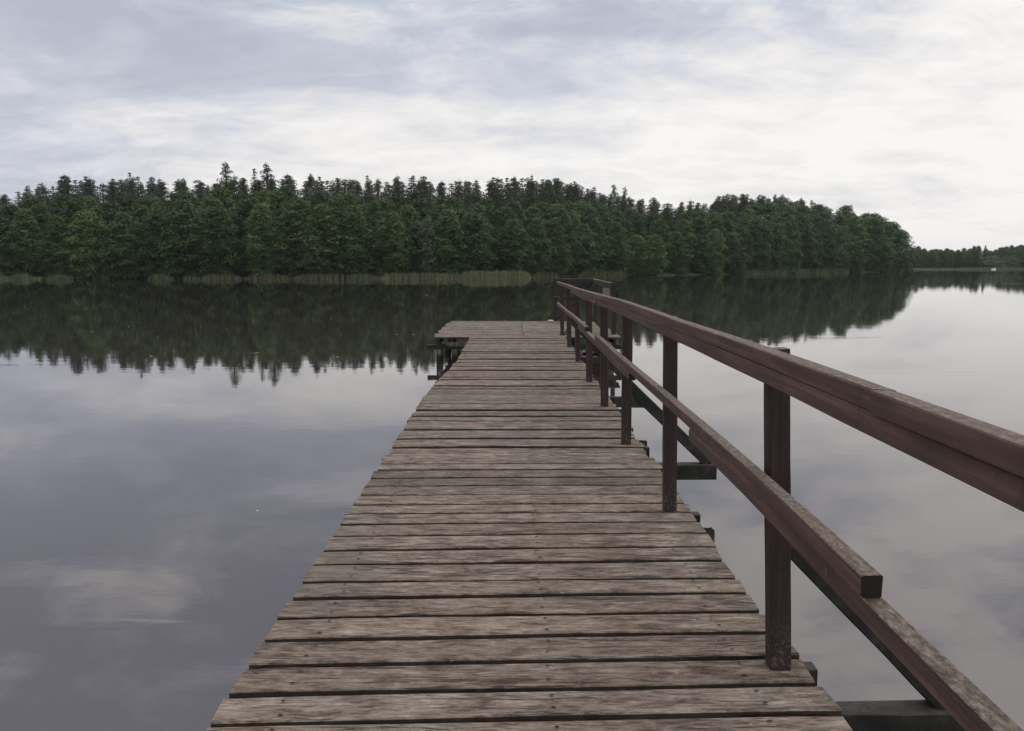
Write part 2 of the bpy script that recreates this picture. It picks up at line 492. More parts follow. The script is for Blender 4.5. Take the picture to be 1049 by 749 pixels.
M = dict(
    deck=deck_wood(),
    rail=painted_wood("red_brown_rail_wood", (0.138, 0.078, 0.060), (0.080, 0.048, 0.038), 'y', 0.7),
    toprail=painted_wood("red_brown_handrail_wood", (0.138, 0.078, 0.060), (0.080, 0.048, 0.038), 'y', 0.6, (0.115, 0.082, 0.066)),
    post=painted_wood("red_brown_post_wood", (0.052, 0.030, 0.027), (0.030, 0.021, 0.019), 'z', 0.8, footz=0.45),
    darkpost=painted_wood("dark_weathered_rail_wood", (0.045, 0.031, 0.028), (0.026, 0.021, 0.019), 'z', 0.8, (0.2, 0.17, 0.14)),
    dark=dark_timber(), pile=pile_wood(),
    nail=simple("rusty_nail_head", (0.018, 0.013, 0.011), 0.6, 0.2, 60, 0.4),
    pale=simple("pale_bleached_board", (0.20, 0.165, 0.15), 0.8, 0.3, 6),
    stone=simple("pale_stone", (0.5, 0.48, 0.44), 0.8, 0.2, 40),
    boat=simple("white_boat_hull", (0.75, 0.75, 0.74), 0.4, 0.08, 3),
    bark=simple("broadleaf_bark", (0.055, 0.048, 0.04), 0.9, 0.4, 3),
    pinebark=simple("pine_bark", (0.13, 0.075, 0.05), 0.9, 0.4, 2),
    leaf=foliage("broadleaf_leaves", (0.040, 0.074, 0.025), (0.108, 0.180, 0.052), (0.128, 0.190, 0.052)),
    leafgrey=foliage("grey_willow_leaves", (0.075, 0.10, 0.055), (0.165, 0.20, 0.12), (0.15, 0.185, 0.11)),
    needle=foliage("pine_needles", (0.026, 0.042, 0.022), (0.085, 0.120, 0.058), (0.095, 0.125, 0.058), 0.12),
    leafpale=foliage("pale_willow_leaves", (0.07, 0.10, 0.045), (0.13, 0.18, 0.08), (0.12, 0.17, 0.07)),
    fresh=foliage("fresh_green_leaves", (0.06, 0.10, 0.025), (0.11, 0.17, 0.045), (0.10, 0.16, 0.04)),
    farreed=simple('pale_green_far_reeds', (0.13, 0.165, 0.075), 0.8, 0.35, 0.4),
    reed=reed_mat(), dullreed=reed_mat(0.7), water=water_mat(), ground=ground_mat(),
    straw=simple("floating_straw", (0.55, 0.52, 0.45), 0.7, 0.3, 10),
)

# ------------------------------------------------------------------ lake and land
SHORE = [(-400, 84), (-160, 96), (-90, 103), (-67, 105), (-40, 105), (-17, 107), (-3, 112), (3, 115), (12, 131), (19, 137), (37, 147), (69, 178),
         (89, 192), (99, 204), (106, 224), (116, 248), (133, 263), (152, 275), (181, 283), (230, 300), (330, 350), (600, 480)]


def shore(x):
    return lerp_tab(SHORE, x) + 0.8 * math.sin(x * 0.35) + 0.5 * math.sin(x * 0.9 + 1)


def land_z(x, dd):
    """height of the ground dd metres behind the shoreline"""
    hill = lerp_tab([(-400, 2), (-60, 3.0), (0, 3.0), (60, 3.5), (80, 2.5), (92, 1.0), (103, 0.4), (150, 0.5), (600, 0.5)], x)
    return lerp_tab([(-6, -1.2), (-1, -0.15), (0, 0.03), (1.5, 0.28), (8, 0.28 + hill * 0.25), (30, 0.3 + hill * 0.75), (70, 0.3 + hill), (3000, 0.3 + hill * 1.1)], dd) \
        + (0.12 * math.sin(x * 0.7 + dd * 0.5) if 1 < dd < 200 else 0)


me = bpy.data.meshes.new("water")
me.from_pydata([(-3000, -1500, 0), (3000, -1500, 0), (3000, 3000, 0), (-3000, 3000, 0)], [], [(0, 1, 2, 3)])
me.materials.append(M['water'])
wat = bpy.data.objects.new("water", me); COL.objects.link(wat); tag(wat, kind='structure')

xs = np.concatenate([np.arange(-400, -100, 10), np.arange(-100, 120, 1.5), np.arange(120, 600, 10)])
ds = [-6, -1, 0, 0.7, 1.5, 4, 8, 14, 20, 30, 45, 70, 120, 250, 600, 2400]
V = []; F = []
for x in xs:
    for dd in ds:
        V.append((x, shore(x) + dd, land_z(x, dd)))
n = len(ds)
for i in range(len(xs) - 1):
    for j in range(n - 1):
        a = i * n + j
        F.append((a, a + n, a + n + 1, a + 1))
gm = mesh_np("ground", V, F, [M['ground']], smooth=True)
gro = bpy.data.objects.new("ground", gm); COL.objects.link(gro); tag(gro, kind='structure')

# ------------------------------------------------------------------ the pier
rng = random.Random(7)
DZ = 0.45
pier = tag(empty("wooden_pier", (0, 0, 0)), "weathered plank jetty with a red-brown railing along one side, running out to a small platform", "pier")

LEFT = [(-2, -1.0), (9, -1.0), (12.3, -0.86), (17, -0.86)]
PITCHY = 0.1985


def plank(mb, y0, y1, xl, xr, skew, zc, th, rg, nseg=14):
    """board across the pier: xl..xr along X, y0..y1 wide, uneven edges"""
    ch = 0.005
    ph = rg.uniform(0, 6); nf = 0.3 if y0 < 6 else 1.0; tw = rg.uniform(-0.004, 0.004) * nf; roll = rg.uniform(-0.004, 0.004) * (0.25 if y0 < 5 else 1.0); bow = rg.uniform(-0.006, 0.006) * nf
    rings = []
    w1 = rg.uniform(-0.003, 0.003); w2 = rg.uniform(-0.003, 0.003)
    la, ra = rg.uniform(-0.012, 0.012), rg.uniform(-0.012, 0.012)
    for i in range(nseg + 1):
        u = i / nseg
        x = xl + (xr - xl) * u
        sy = skew * (x - 0.05)
        wob = 0.0025 * math.sin(ph + u * 9) + rg.uniform(-0.0014, 0.0014)
        wob2 = 0.0025 * math.sin(ph * 2 + u * 7) + rg.uniform(-0.0014, 0.0014)
        a = y0 + sy + wob + w1 * (u - .5) * 2
        b = y1 + sy + wob2 + w2 * (u - .5) * 2
        z = zc + bow * 4 * u * (1 - u) + rg.uniform(-0.0006, 0.0006)
        zt = tw * (u - 0.5) + roll
        e = 0.0
        xa = x + (la if u in (0, 1) else 0); xb = x + (ra if u in (0, 1) else 0)
        if u in (0, 1): e = 0.002
        rings.append([(xa, a, z - th - zt), (xb, b, z - th + zt), (xb, b, z - ch - e + zt), (xb, b - ch, z - e + zt),
                      (xa, a + ch, z - e - zt), (xa, a, z - ch - e - zt)])
    mb.rings(rings, 0)


def nail_dot(mb, x, y, z, r=0.0052):
    b = len(mb.v); k = 6
    for j in range(k): mb.v.append((x + r * 1.8 * math.cos(j * math.pi / 3), y + r * math.sin(j * math.pi / 3), z))
    mb.v.append((x, y, z + 0.0012))
    for j in range(k): mb.face((b + j, b + (j + 1) % k, b + k), 1)


mb = MB()
starts = [2.456, 2.643, 2.842, 3.05, 3.25, 3.45, 3.634, 3.857, 4.06, 4.28, 4.48, 4.67, 4.85, 5.06, 5.26, 5.49, 5.69]
starts = [q + 0.045 for q in starts]
while starts[0] > -1.6: starts.insert(0, starts[0] - PITCHY)
while starts[-1] < 16.25: starts.append(starts[-1] + rng.choice([0.165, 0.18, 0.19, 0.2, 0.205]))
for y, ynext in zip(starts, starts[1:]):
    pw = ynext - y
    gap = rng.uniform(0.029, 0.036) if y < 6 else rng.choice([0.018, 0.022, 0.028, 0.036, 0.05])
    skew = lerp_tab([(0, 0.040), (3, 0.034), (6, 0.014), (9, -0.004), (17, 0.0)], y) + rng.uniform(-0.004, 0.004)
    xl = lerp_tab(LEFT, y) + rng.uniform(-0.006, 0.006)
    xr = 1.095 + rng.uniform(-0.014, 0.018)
    zt = DZ + rng.uniform(-0.0015, 0.0015) if y < 6 else DZ + rng.uniform(-0.011, 0.011)
    y1 = min(y + pw - gap, 16.31)
    if y1 - y < 0.05: continue
    plank(mb, y, y1, xl, xr, skew if y > -2 else 0.03, zt, 0.036, rng)
    for nx in (-0.78, 0.135, 0.86):
        for fy in (0.22, 0.78):
            xx = nx + rng.uniform(-0.012, 0.012)
            nail_dot(mb, xx, y + (y1 - y) * (fy + rng.uniform(-.05, .05)) + skew * (xx - 0.05), zt + 0.003 + (0.003 if y < 5 else 0.006))
deck = mb.build("deck", [M['deck'], M['nail']], pier)

# platform: boards run the same way, two lengths butted near the middle
mb = MB()
y = 16.33
while y < 20.9:
    pw = 0.20 + rng.uniform(-0.01, 0.01)
    gap = rng.choice([0.006, 0.012, 0.02])
    y1 = min(y + pw - gap, 20.93)
    j = 0.24 + rng.uniform(-0.01, 0.01)
    zt = DZ + rng.uniform(-0.004, 0.004)
    plank(mb, y, y1, -1.62 + rng.uniform(-.03, .03), j - 0.006, 0.0, zt, 0.036, rng, 8)
    plank(mb, y, y1, j + 0.006, 2.26 + rng.uniform(-.03, .03), 0.0, zt + rng.uniform(-.003, .003), 0.036, rng, 8)
    for nx in (-1.4, -0.5, 0.2, 1.2, 2.1):
        nail_dot(mb, nx, y + 0.05, zt + 0.006); nail_dot(mb, nx, y + 0.14, zt + 0.006)
    y += pw
mb.build("platform_deck", [M['deck'], M['nail']], pier)

POSTS = [(1.0, 2.83, 0.943), (0.965, 4.74, 0.94), (0.955, 6.55, 0.948), (0.98, 8.33, 0.955), (0.985, 10.07, 0.965),
         (1.02, 12.25, 0.99), (1.04, 14.4, 1.01), (1.06, 16.8, 1.035)]
POSTS_BACK = [(1.0, 0.95, 0.93), (1.0, -0.9, 0.93)]
RX = [(-2, 0.838), (1.2, 0.842), (2.83, 0.868), (4.74, 0.873), (6.55, 0.880), (10, 0.897), (12.2, 0.925), (14.4, 0.945), (17, 0.970)]   # rail centre line
RZ = [(-2, 1.665), (2.8, 1.662), (6.5, 1.66), (10, 1.62), (17.2, 1.572)]                                # handrail top
MZ = [(-2, 1.222), (2.8, 1.222), (6.5, 1.215), (9.7, 1.205), (17.2, 1.125)]                              # middle rail top


def lean_beam(name, a, b, w, h, mat, parent=pier, side=(1, 0, 0), n=6, jit=0.0012, ch=0.006):
    mb_ = MB()
    a = Vector(a); b = Vector(b)
    mb_.beam([a.lerp(b, i / n) for i in range(n + 1)], w, h, 0, ch, side, jit, rng)
    return mb_.build(name, mat, parent)


for k, (xb, yb, xt) in enumerate(POSTS + POSTS_BACK):
    zt = lerp_tab(RZ, yb) - (0.012 if yb < 3 else rng.choice([0.024, 0.034, 0.028]))
    lean_beam("post", (xb, yb, DZ - 0.0), (xt, yb, zt), 0.078, 0.07, M['post'], jit=0.0018)
    # stub of the joist the post is bolted to, showing past the board ends
    s = lean_beam("cross_joist", (-0.84, yb + 0.08, 0.345), (1.155 + rng.uniform(0, .03), yb + 0.08 + 0.02, 0.345), 0.07, 0.11, M['dark'], side=(0, 1, 0), jit=0.002)

# rails: 5 cm lumber, spliced by lapping one length over the next
def rail(name, y_a, y_b, tab, drop, w, h, step=0.45, dxo=0.0):
    mat = M['toprail' if name == 'handrail' else 'rail']
    mb_ = MB()
    n_ = max(2, int(abs(y_b - y_a) / step)); pts = []
    ph1, ph2 = rng.uniform(0, 6), rng.uniform(0, 6)
    for i in range(n_ + 1):
        yy = y_a + (y_b - y_a) * i / n_
        pts.append((lerp_tab(RX, yy) + dxo + 0.004 * math.sin(yy * 1.3 + ph1), yy, lerp_tab(tab, yy) - drop - h / 2))
    mb_.beam(pts, w, h, 0, 0.0035, (1, 0, 0), 0.0012, rng)
    return mb_.build(name, mat, pier)


rail("handrail", -1.2, 1.807, RZ, 0.0015, 0.055, 0.053)
rail("handrail", 1.811, 4.62, RZ, 0.0, 0.055, 0.053)
rail("handrail", 4.626, 10.2, RZ, 0.0, 0.055, 0.053)
rail("handrail", 10.206, 17.0, RZ, 0.0, 0.055, 0.056)
rail("handrail", -1.2, 3.35, RZ, 0.055, 0.053, 0.055, dxo=0.001)
rail("handrail", 3.356, 8.2, RZ, 0.055, 0.053, 0.055, dxo=0.001)
rail("handrail", 8.206, 12.4, RZ, 0.055, 0.052, 0.05, dxo=0.001)
rail("middle_rail", 9.45, 17.05, MZ, 0.0, 0.050, 0.054)
rail("middle_rail", 5.75, 10.6, MZ, 0.056, 0.050, 0.054)
rail("middle_rail", 1.80, 8.35, MZ, 0.0, 0.050, 0.054)
rail("middle_rail", -1.2, 3.75, MZ, 0.056, 0.050, 0.056)

# outriggers with raking braces behind every second post
for (xb, yb, xt), (ye, ze) in zip([POSTS[0], POSTS[2], POSTS[4], POSTS[6], POSTS_BACK[1]], [(2.86, 0.212), (6.60, 0.208), (9.98, 0.205), (14.45, 0.20), (-0.85, 0.22)]):
    o = lean_beam("outrigger", (0.35, yb - 0.02, 0.215), (1.72, ye, ze), 0.10, 0.13, M['dark'], side=(0, 1, 0), jit=0.002)
    br = lean_beam("brace", (xb + 0.0, yb + 0.08, 0.96), (1.67, ye + 0.005, ze + 0.06), 0.07, 0.09, M['dark'], o, side=(0, 1, 0), jit=0.0015)
    br.matrix_parent_inverse = Matrix.Identity(4)

# stringers under the boards
for xx in (-0.78, 0.135, 0.87):
    lean_beam("stringer", (xx, -2.0, 0.34), (xx + (0.1 if xx < 0 else 0), 16.25, 0.34), 0.075, 0.11, M['dark'], side=(1, 0, 0), n=20)
for yy in (16.42, 18.6, 20.75):
    lean_beam("cross_beam", (-1.75 if yy < 17 else -1.5, yy, 0.245), (2.3, yy, 0.245), 0.10, 0.09, M['dark'], side=(0, 1, 0))
for xx in (-1.52, -0.5, 0.22, 1.2, 2.12):
    lean_beam("platform_joist", (xx, 16.36, 0.351), (xx, 20.88, 0.351), 0.06, 0.118, M['dark'], side=(1, 0, 0))


def pile(x, y, r=0.085, top=0.30):
    mb_ = MB()
    lx, ly = rng.uniform(-.04, .04), rng.uniform(-.04, .04)
    mb_.tube([(x + lx, y + ly, -1.8), (x + lx * .4, y + ly * .4, -0.4), (x, y, 0.05), (x, y, top)], [r * 1.05, r * 1.03, r, r * 0.96], 12)
    return mb_.build("pile", M['pile'], pier, smooth=True)


for yy in (-1.0, 1.5, 4.9, 8.4, 11.9, 15.2):
    for xx in (-0.62, 0.66):
        pile(xx, yy)
for yy in (16.45, 18.65, 20.6):
    for xx in (-1.5, -1.18 if yy < 17 else -0.6, 0.5, 1.4, 2.05):
        pile(xx, yy, 0.07, 0.205)
# lighter cross planks low between the platform piles
lean_beam("cross_beam", (-1.35, 16.35, 0.30), (-0.55, 16.35, 0.30), 0.03, 0.09, M['pile'], side=(0, 1, 0))

# railing round the far right of the platform
YF = 20.84
PX = 2.17
lean_beam("post", (1.14, YF, 0.45), (1.135, YF, 1.545), 0.075, 0.075, M['darkpost'])
lean_beam("post", (PX, YF, 0.45), (PX, YF, 1.545), 0.075, 0.075, M['darkpost'])
lean_beam("post", (PX, 18.9, 0.45), (PX, 18.9, 1.54), 0.075, 0.075, M['darkpost'])
lean_beam("post", (PX, 17.0, 0.30), (PX, 17.0, 1.545), 0.09, 0.075, M['darkpost'])
lean_beam("handrail", (1.08, YF - 0.065, 1.50), (2.125, YF - 0.065, 1.50), 0.05, 0.12, M['darkpost'], side=(0, 1, 0))
lean_beam("handrail", (PX - 0.065, YF, 1.50), (PX - 0.065, 16.9, 1.49), 0.05, 0.12, M['darkpost'], side=(1, 0, 0))
lean_beam("middle_rail", (1.08, YF - 0.06, 1.07), (2.12, YF - 0.06, 1.07), 0.03, 0.045, M['darkpost'], side=(0, 1, 0))
lean_beam("middle_rail", (PX - 0.06, YF - .05, 1.07), (PX - 0.06, 16.95, 1.07), 0.03, 0.05, M['darkpost'], side=(1, 0, 0))
lean_beam("brace", (1.5, YF + 0.05, 0.95), (2.1, YF + 0.05, 1.46), 0.04, 0.06, M['dark'], side=(0, 1, 0))
lean_beam("brace", (1.18, YF + 0.05, 0.50), (1.75, YF + 0.05, 1.02), 0.04, 0.06, M['dark'], side=(0, 1, 0))
lean_beam("brace", (PX + 0.06, 17.9, 0.40), (PX + 0.06, 17.05, 1.30), 0.04, 0.06, M['dark'], side=(1, 0, 0))
lean_beam("brace", (2.24, 17.05, 1.42), (2.21, 17.1, 1.08), 0.07, 0.05, M['dark'])
# foot brace behind the last jetty post and the one across the platform's near corner
lean_beam("brace", (1.10, 16.86, 0.46), (1.42, 17.6, 0.80), 0.05, 0.06, M['post'], side=(0, 1, 0))
lean_beam("brace", (1.72, 17.0, 0.80), (2.0, 16.9, 0.50), 0.05, 0.07, M['post'], side=(0, 1, 0))
lean_beam("back_board", (PX - 0.028, 18.85, 1.28), (PX - 0.028, 17.55, 1.28), 0.02, 0.24, M['pale'], side=(1, 0, 0))

# small pale stone on the platform's far edge
mb = MB()
rings = []
for i, (r, z) in enumerate([(0.02, 0), (0.05, 0.008), (0.058, 0.026), (0.04, 0.045), (0.012, 0.052)]):
    rings.append([(r * (1.5 + 0.2 * math.sin(3 * a)) * math.cos(a), r * (1 + .15 * math.cos(2 * a + 1)) * math.sin(a), z) for a in [j * 2 * math.pi / 10 for j in range(10)]])
mb.rings(rings)
st = mb.build("stone", M['stone'], None, True)
st.location = (0.995, 20.6, 0.537)
pier.location.z = 0.08          # the whole jetty stands 8 cm higher than it was laid out
tag(st, "small pale stone lying at the far edge of the jetty platform", "stone")


# ------------------------------------------------------------------ trees
def leaf_quads(cent, nrm, size, rg):
    """a slightly bent leaf-clump quad at each centre; arrays (n,3),(n,3),(n,)"""
    n_ = len(cent)
    nrm = nrm / np.maximum(1e-6, np.linalg.norm(nrm, axis=1, keepdims=True))
    ref = rg.normal(size=(n_, 3))
    a = np.cross(nrm, ref); a /= np.maximum(1e-6, np.linalg.norm(a, axis=1, keepdims=True))
    b = np.cross(nrm, a)
    s_ = size[:, None]
    asp = rg.uniform(0.45, 0.8, size=(n_, 1))
    p0 = cent - a * s_ * 0.9; p1 = cent + b * s_ * asp * 0.7 - a * s_ * 0.1
    p2 = cent + a * s_; p3 = cent - b * s_ * asp * 0.7 + a * s_ * 0.15
    v_ = np.stack([p0, p1, p2, p3], 1).reshape(-1, 3)
    q_ = np.arange(n_ * 4).reshape(-1, 4)
    return v_, q_


def crown_mesh(name, clumps, mat, rg, dens=1.0, size=(0.10, 0.22), droop=0.35, upb=0.8):
    """clumps: list of (cx,cy,cz, r_horizontal, r_vertical)"""
    C_, N_, S_ = [], [], []
    for (cx, cy, cz, rh, rv) in clumps:
        n_ = int(dens * (rh * rh + rh * rv) * 85)
        u = rg.normal(size=(n_, 3)); u /= np.linalg.norm(u, axis=1, keepdims=True)
        u[:, 2] = np.where(rg.random(n_) < 0.6, np.abs(u[:, 2]), u[:, 2])
        rad = rg.uniform(0.55, 1.08, size=(n_, 1)) ** 0.7
        lump = 1 + 0.22 * np.sin(3 * np.arctan2(u[:, 1], u[:, 0]) + cx * 5)[:, None]
        p = u * rad * lump * np.array([[rh, rh, rv]])
        p[:, 2] -= droop * (p[:, 0] ** 2 + p[:, 1] ** 2) / max(rh, .1)
        C_.append(p + np.array([[cx, cy, cz]]))
        nn = u + rg.normal(size=(n_, 3)) * 0.55; nn[:, 2] += upb
        N_.append(nn); S_.append(rg.uniform(size[0], size[1], n_))
    v_, q_ = leaf_quads(np.concatenate(C_), np.concatenate(N_), np.concatenate(S_), rg)
    return mesh_np(name, v_, q_, [mat])


def broadleaf(seed, H=10.0, Wd=5.0, low=0.03, mat='leaf', narrow=False, top=0.35):
    rg = np.random.default_rng(seed); r_ = random.Random(seed)
    clumps = []; t_ = MB()
    lean = (r_.uniform(-.3, .3), r_.uniform(-.3, .3))
    pts = [(lean[0] * (z / H) ** 2 * 1.5, lean[1] * (z / H) ** 2 * 1.5, z) for z in (-0.3, 0.5, H * .25, H * .5, H * .75, H * .93)]
    t_.tube(pts, [0.24, 0.19, 0.15, 0.11, 0.06, 0.02], 7)
    nC = 120 if not narrow else 60
    for i in range(nC):
        t = low + (0.97 - low) * (i + r_.random()) / nC
        prof = (min(1, 0.62 + t * 1.2) * (1 - max(0, t - 0.45) / 0.55) ** 0.62)
        rr = Wd / 2 * prof * r_.uniform(0.72, 1.12)
        az_ = i * 2.399 + r_.uniform(-.5, .5)
        q = r_.uniform(0.45, 0.86)
        cr = (0.42 + 0.48 * r_.random()) * Wd / 5 * (0.75 + 0.35 * prof)
        cx = rr * q * math.cos(az_) + pts[3][0]; cy = rr * q * math.sin(az_) + pts[3][1]
        clumps.append((cx, cy, t * H, cr, cr * r_.uniform(0.32, 0.55)))
        if i % 3 == 0 and t > 0.1:
            z0 = max(0.3, t * H - rr * 0.55)
            t_.tube([(pts[2][0], pts[2][1], z0), (cx * .55, cy * .55, (z0 + t * H) / 2 + .1), (cx, cy, t * H)], [0.07, 0.045, 0.015], 5)
    # inner leaves so that the crown is not hollow
    for i in range(16):
        t = 0.08 + 0.8 * i / 16
        clumps.append((r_.uniform(-.5, .5), r_.uniform(-.5, .5), t * H, Wd * 0.20, Wd * 0.16))
    crown = crown_mesh("crown", clumps, M[mat], rg, 1.55, (0.09, 0.19), 0.45, 1.1)
    tm = t_.build("trunk", M['bark'], smooth=True)
    tmesh = tm.data; bpy.data.objects.remove(tm)
    return tmesh, crown, H


def pine(seed, H=13.0):
    """old Scots pine: bare reddish stem, ragged plates of needles in the upper half"""
    rg = np.random.default_rng(seed); r_ = random.Random(seed)
    t_ = MB(); clumps = []
    bx = r_.uniform(-.4, .4)
    st_ = [(0, 0, -0.3), (bx * .2, 0, H * .3), (bx * .6, .1, H * .6), (bx, 0, H * .85), (bx, 0, H * .97)]
    t_.tube(st_, [0.22, 0.18, 0.13, 0.07, 0.02], 7)
    n_ = r_.randint(26, 32)
    base = r_.uniform(0.38, 0.5); wd = r_.uniform(1.7, 2.3)
    for i in range(n_):
        t = base + (0.98 - base) * (i + r_.random()) / n_
        k_ = (t - base) / (1 - base)
        reach = wd * (0.75 + 0.35 * k_) * (1 - k_ ** r_.choice([1.2, 1.5])) * r_.uniform(0.5, 1.15) + 0.12
        a_ = i * 2.4 + r_.uniform(-.6, .6)
        x_, y_ = reach * math.cos(a_) + bx, reach * math.sin(a_)
        z0 = t * H - reach * r_.uniform(0.1, 0.4)
        t_.tube([(bx, 0, z0), (bx + (x_ - bx) * .6, y_ * .6, z0 + .05), (x_, y_, t * H)], [0.05, 0.035, 0.012], 5)
        c_ = r_.uniform(0.5, 0.85) * (0.55 + (1 - k_) * 0.45)
        clumps.append((x_ * .85, y_ * .85, t * H, c_, c_ * r_.uniform(.55, .8)))
        clumps.append((x_ * .45 + bx * .5, y_ * .45, t * H + .1, c_ * .9, c_ * .7))
    clumps.append((bx, 0, H * .99, .16, .42)); clumps.append((bx, 0, H * .94, .32, .4))
    crown = crown_mesh("crown", clumps, M['needle'], rg, 2.0, (0.06, 0.14), 0.05, 0.4)
    tm = t_.build("trunk", M['pinebark'], smooth=True); tmesh = tm.data; bpy.data.objects.remove(tm)
    return tmesh, crown, H


def spruce(seed, H=13.0, Wd=3.4):
    rg = np.random.default_rng(seed); r_ = random.Random(seed)
    t_ = MB(); clumps = []
    t_.tube([(0, 0, -0.3), (0, 0, H * .5), (0, 0, H * .99)], [0.19, 0.11, 0.012], 7)
    lv = 27
    for i in range(lv):
        t = 0.22 + 0.76 * (i / (lv - 1)) ** 0.92
        rr = Wd / 2 * (1 - t) ** 0.85 * 1.15 + 0.08
        k = max(3, int(6 * (1 - t) + 3))
        for j in range(k):
            a_ = j * 2 * math.pi / k + i * 1.1 + r_.uniform(-.25, .25)
            e = rr * r_.uniform(0.65, 1.15)
            for q in (0.45, 0.85):
                c_ = max(0.16, e * 0.42)
                clumps.append((e * q * math.cos(a_), e * q * math.sin(a_), t * H - e * q * 0.22, c_, max(.16, c_ * .7)))
            if j % 2 == 0:
                t_.tube([(0, 0, t * H), (e * .8 * math.cos(a_), e * .8 * math.sin(a_), t * H - e * .2)], [0.03, 0.01], 4)
    clumps.append((0, 0, H * .985, .08, .22))
    crown = crown_mesh("crown", clumps, M['needle'], rg, 2.2, (0.06, 0.14), 0.1, 0.5)
    tm = t_.build("trunk", M['bark'], smooth=True); tmesh = tm.data; bpy.data.objects.remove(tm)
    return tmesh, crown, H


def poplar(seed, H=10):
    rg = np.random.default_rng(seed); r_ = random.Random(seed)
    t_ = MB(); t_.tube([(0, 0, -.3), (0, 0, H * .5), (0, 0, H * .97)], [0.2, .12, .02], 7)
    clumps = []
    for i in range(42):
        t = 0.06 + 0.9 * i / 42; rr = 0.95 * math.sin(min(1, t * 1.6 + .1) * 1.57) * (1 - max(0, t - .5) * 1.6)
        a_ = i * 2.4; rr = max(.1, rr)
        clumps.append((rr * .55 * math.cos(a_), rr * .55 * math.sin(a_), t * H, .3 + rr * .3, .6))
        if i % 4 == 0: t_.tube([(0, 0, t * H - .8), (rr * .5 * math.cos(a_), rr * .5 * math.sin(a_), t * H)], [.04, .015], 4)
    crown = crown_mesh("crown", clumps, M['needle'], rg, 1.2, (.08, .18), 0, .2)
    tm = t_.build("trunk", M['bark'], smooth=True); tmesh = tm.data; bpy.data.objects.remove(tm)
    return tmesh, crown, H


def bush(seed, H=3.0, Wd=4.0, mat='leafpale', nc=34):
    rg = np.random.default_rng(seed); r_ = random.Random(seed)
    t_ = MB(); clumps = []
    for i in range(nc):
        z = r_.uniform(0.08, 0.93); rr = Wd / 2 * math.sqrt(max(0.02, 1 - (z * .95) ** 2.2)) * r_.uniform(.4, .88)
        a_ = i * 2.4; c_ = Wd * r_.uniform(.10, .17)
        clumps.append((rr * math.cos(a_), rr * math.sin(a_), z * H, c_, c_ * .7))
        if i % 4 == 0: t_.tube([(0, 0, -.2), (rr * .6 * math.cos(a_), rr * .6 * math.sin(a_), z * H * .6), (rr * math.cos(a_), rr * math.sin(a_), z * H)], [.06, .035, .01], 4)
    crown = crown_mesh("crown", clumps, M[mat], rg, 1.2, (.08, .18), .1, .5)
    tm = t_.build("trunk", M['bark'], smooth=True); tmesh = tm.data; bpy.data.objects.remove(tm)
    return tmesh, crown, H


KINDS = {
    'broad': [broadleaf(11 + i, 10, w_, 0.02) for i, w_ in enumerate((5.6, 5.0, 6.2, 5.2, 5.8, 4.8))],
    'pine': [pine(51 + i) for i in range(5)],
    'spruce': [spruce(71 + i, 13, w_) for i, w_ in enumerate((4.6, 4.2, 5.0))],
    'willow': [broadleaf(91, 7, 3.2, 0.1, 'leafgrey', True)],
    'poplar': [poplar(95)],
    'palebush': [bush(97)],
    'fresh': [bush(98, 1.2, 3.6, 'fresh', 26)],
}
NAMES = {'broad': ('broadleaf_tree', 'tree'), 'pine': ('pine_tree', 'pine tree'), 'spruce': ('spruce_tree', 'spruce tree'),
         'willow': ('willow_tree', 'tree'), 'poplar': ('poplar_tree', 'poplar tree'), 'palebush': ('willow_bush', 'bush'), 'fresh': ('shore_bush', 'bush')}
tr = random.Random(5)


def plant(kind, x, y, ztop, label, group=None, wide=1.0, var=None):
    dd = y - shore(x)
    z0 = land_z(x, max(dd, 0.3)) - 0.05
    tm_, cm_, H = KINDS[kind][tr.randrange(len(KINDS[kind])) if var is None else var]
    h = max(1.0, ztop - z0)
    nm, cat = NAMES[kind]
    e = empty(nm, (x, y, z0), tr.uniform(0, 6.28))
    sz = h / H
    sx = (sz * 0.5 + 0.5) * wide * (1.15 if kind in ('pine', 'spruce') else 1.05) if kind not in ('palebush', 'fresh', 'poplar') else sz * wide
    e.scale = (sx, sx, sz)
    tag(e, label, cat, group)
    for nme, mm in (('trunk', tm_), ('crown', cm_)):
        o = bpy.data.objects.new(nme, mm); COL.objects.link(o); o.parent = e
    return e


CYc, PR = 374.5, R(PITCH)


def ztop_for(y_px, Y):
    """height of a point Y metres out that is seen y_px down the photograph"""
    return EYE + Y * math.tan(math.atan((CYc - y_px) / FPX) - PR)


def px_of(x, y):
    return 524.5 + x / y * FPX / math.cos(PR) * 0.99


# skyline of the leafy front of the wood and of the conifers behind it (heights in the picture)
BROAD_Y = [(-60, 200), (0, 199), (100, 197), (200, 192), (300, 190), (400, 199), (530, 202), (600, 207), (645, 214), (690, 217), (740, 212), (800, 206), (850, 208), (872, 216), (900, 222), (916, 230), (926, 246)]
PINE_Y = [(-60, 192), (0, 194), (25, 193), (50, 186), (75, 180), (110, 179), (150, 179), (190, 180), (225, 181), (250, 178), (270, 176), (330, 178), (380, 179), (425, 178), (470, 181), (500, 178),
          (540, 178), (575, 181), (595, 186), (615, 194), (650, 197), (672, 202), (690, 207), (712, 203), (745, 196), (800, 198), (822, 203), (860, 207), (872, 215)]


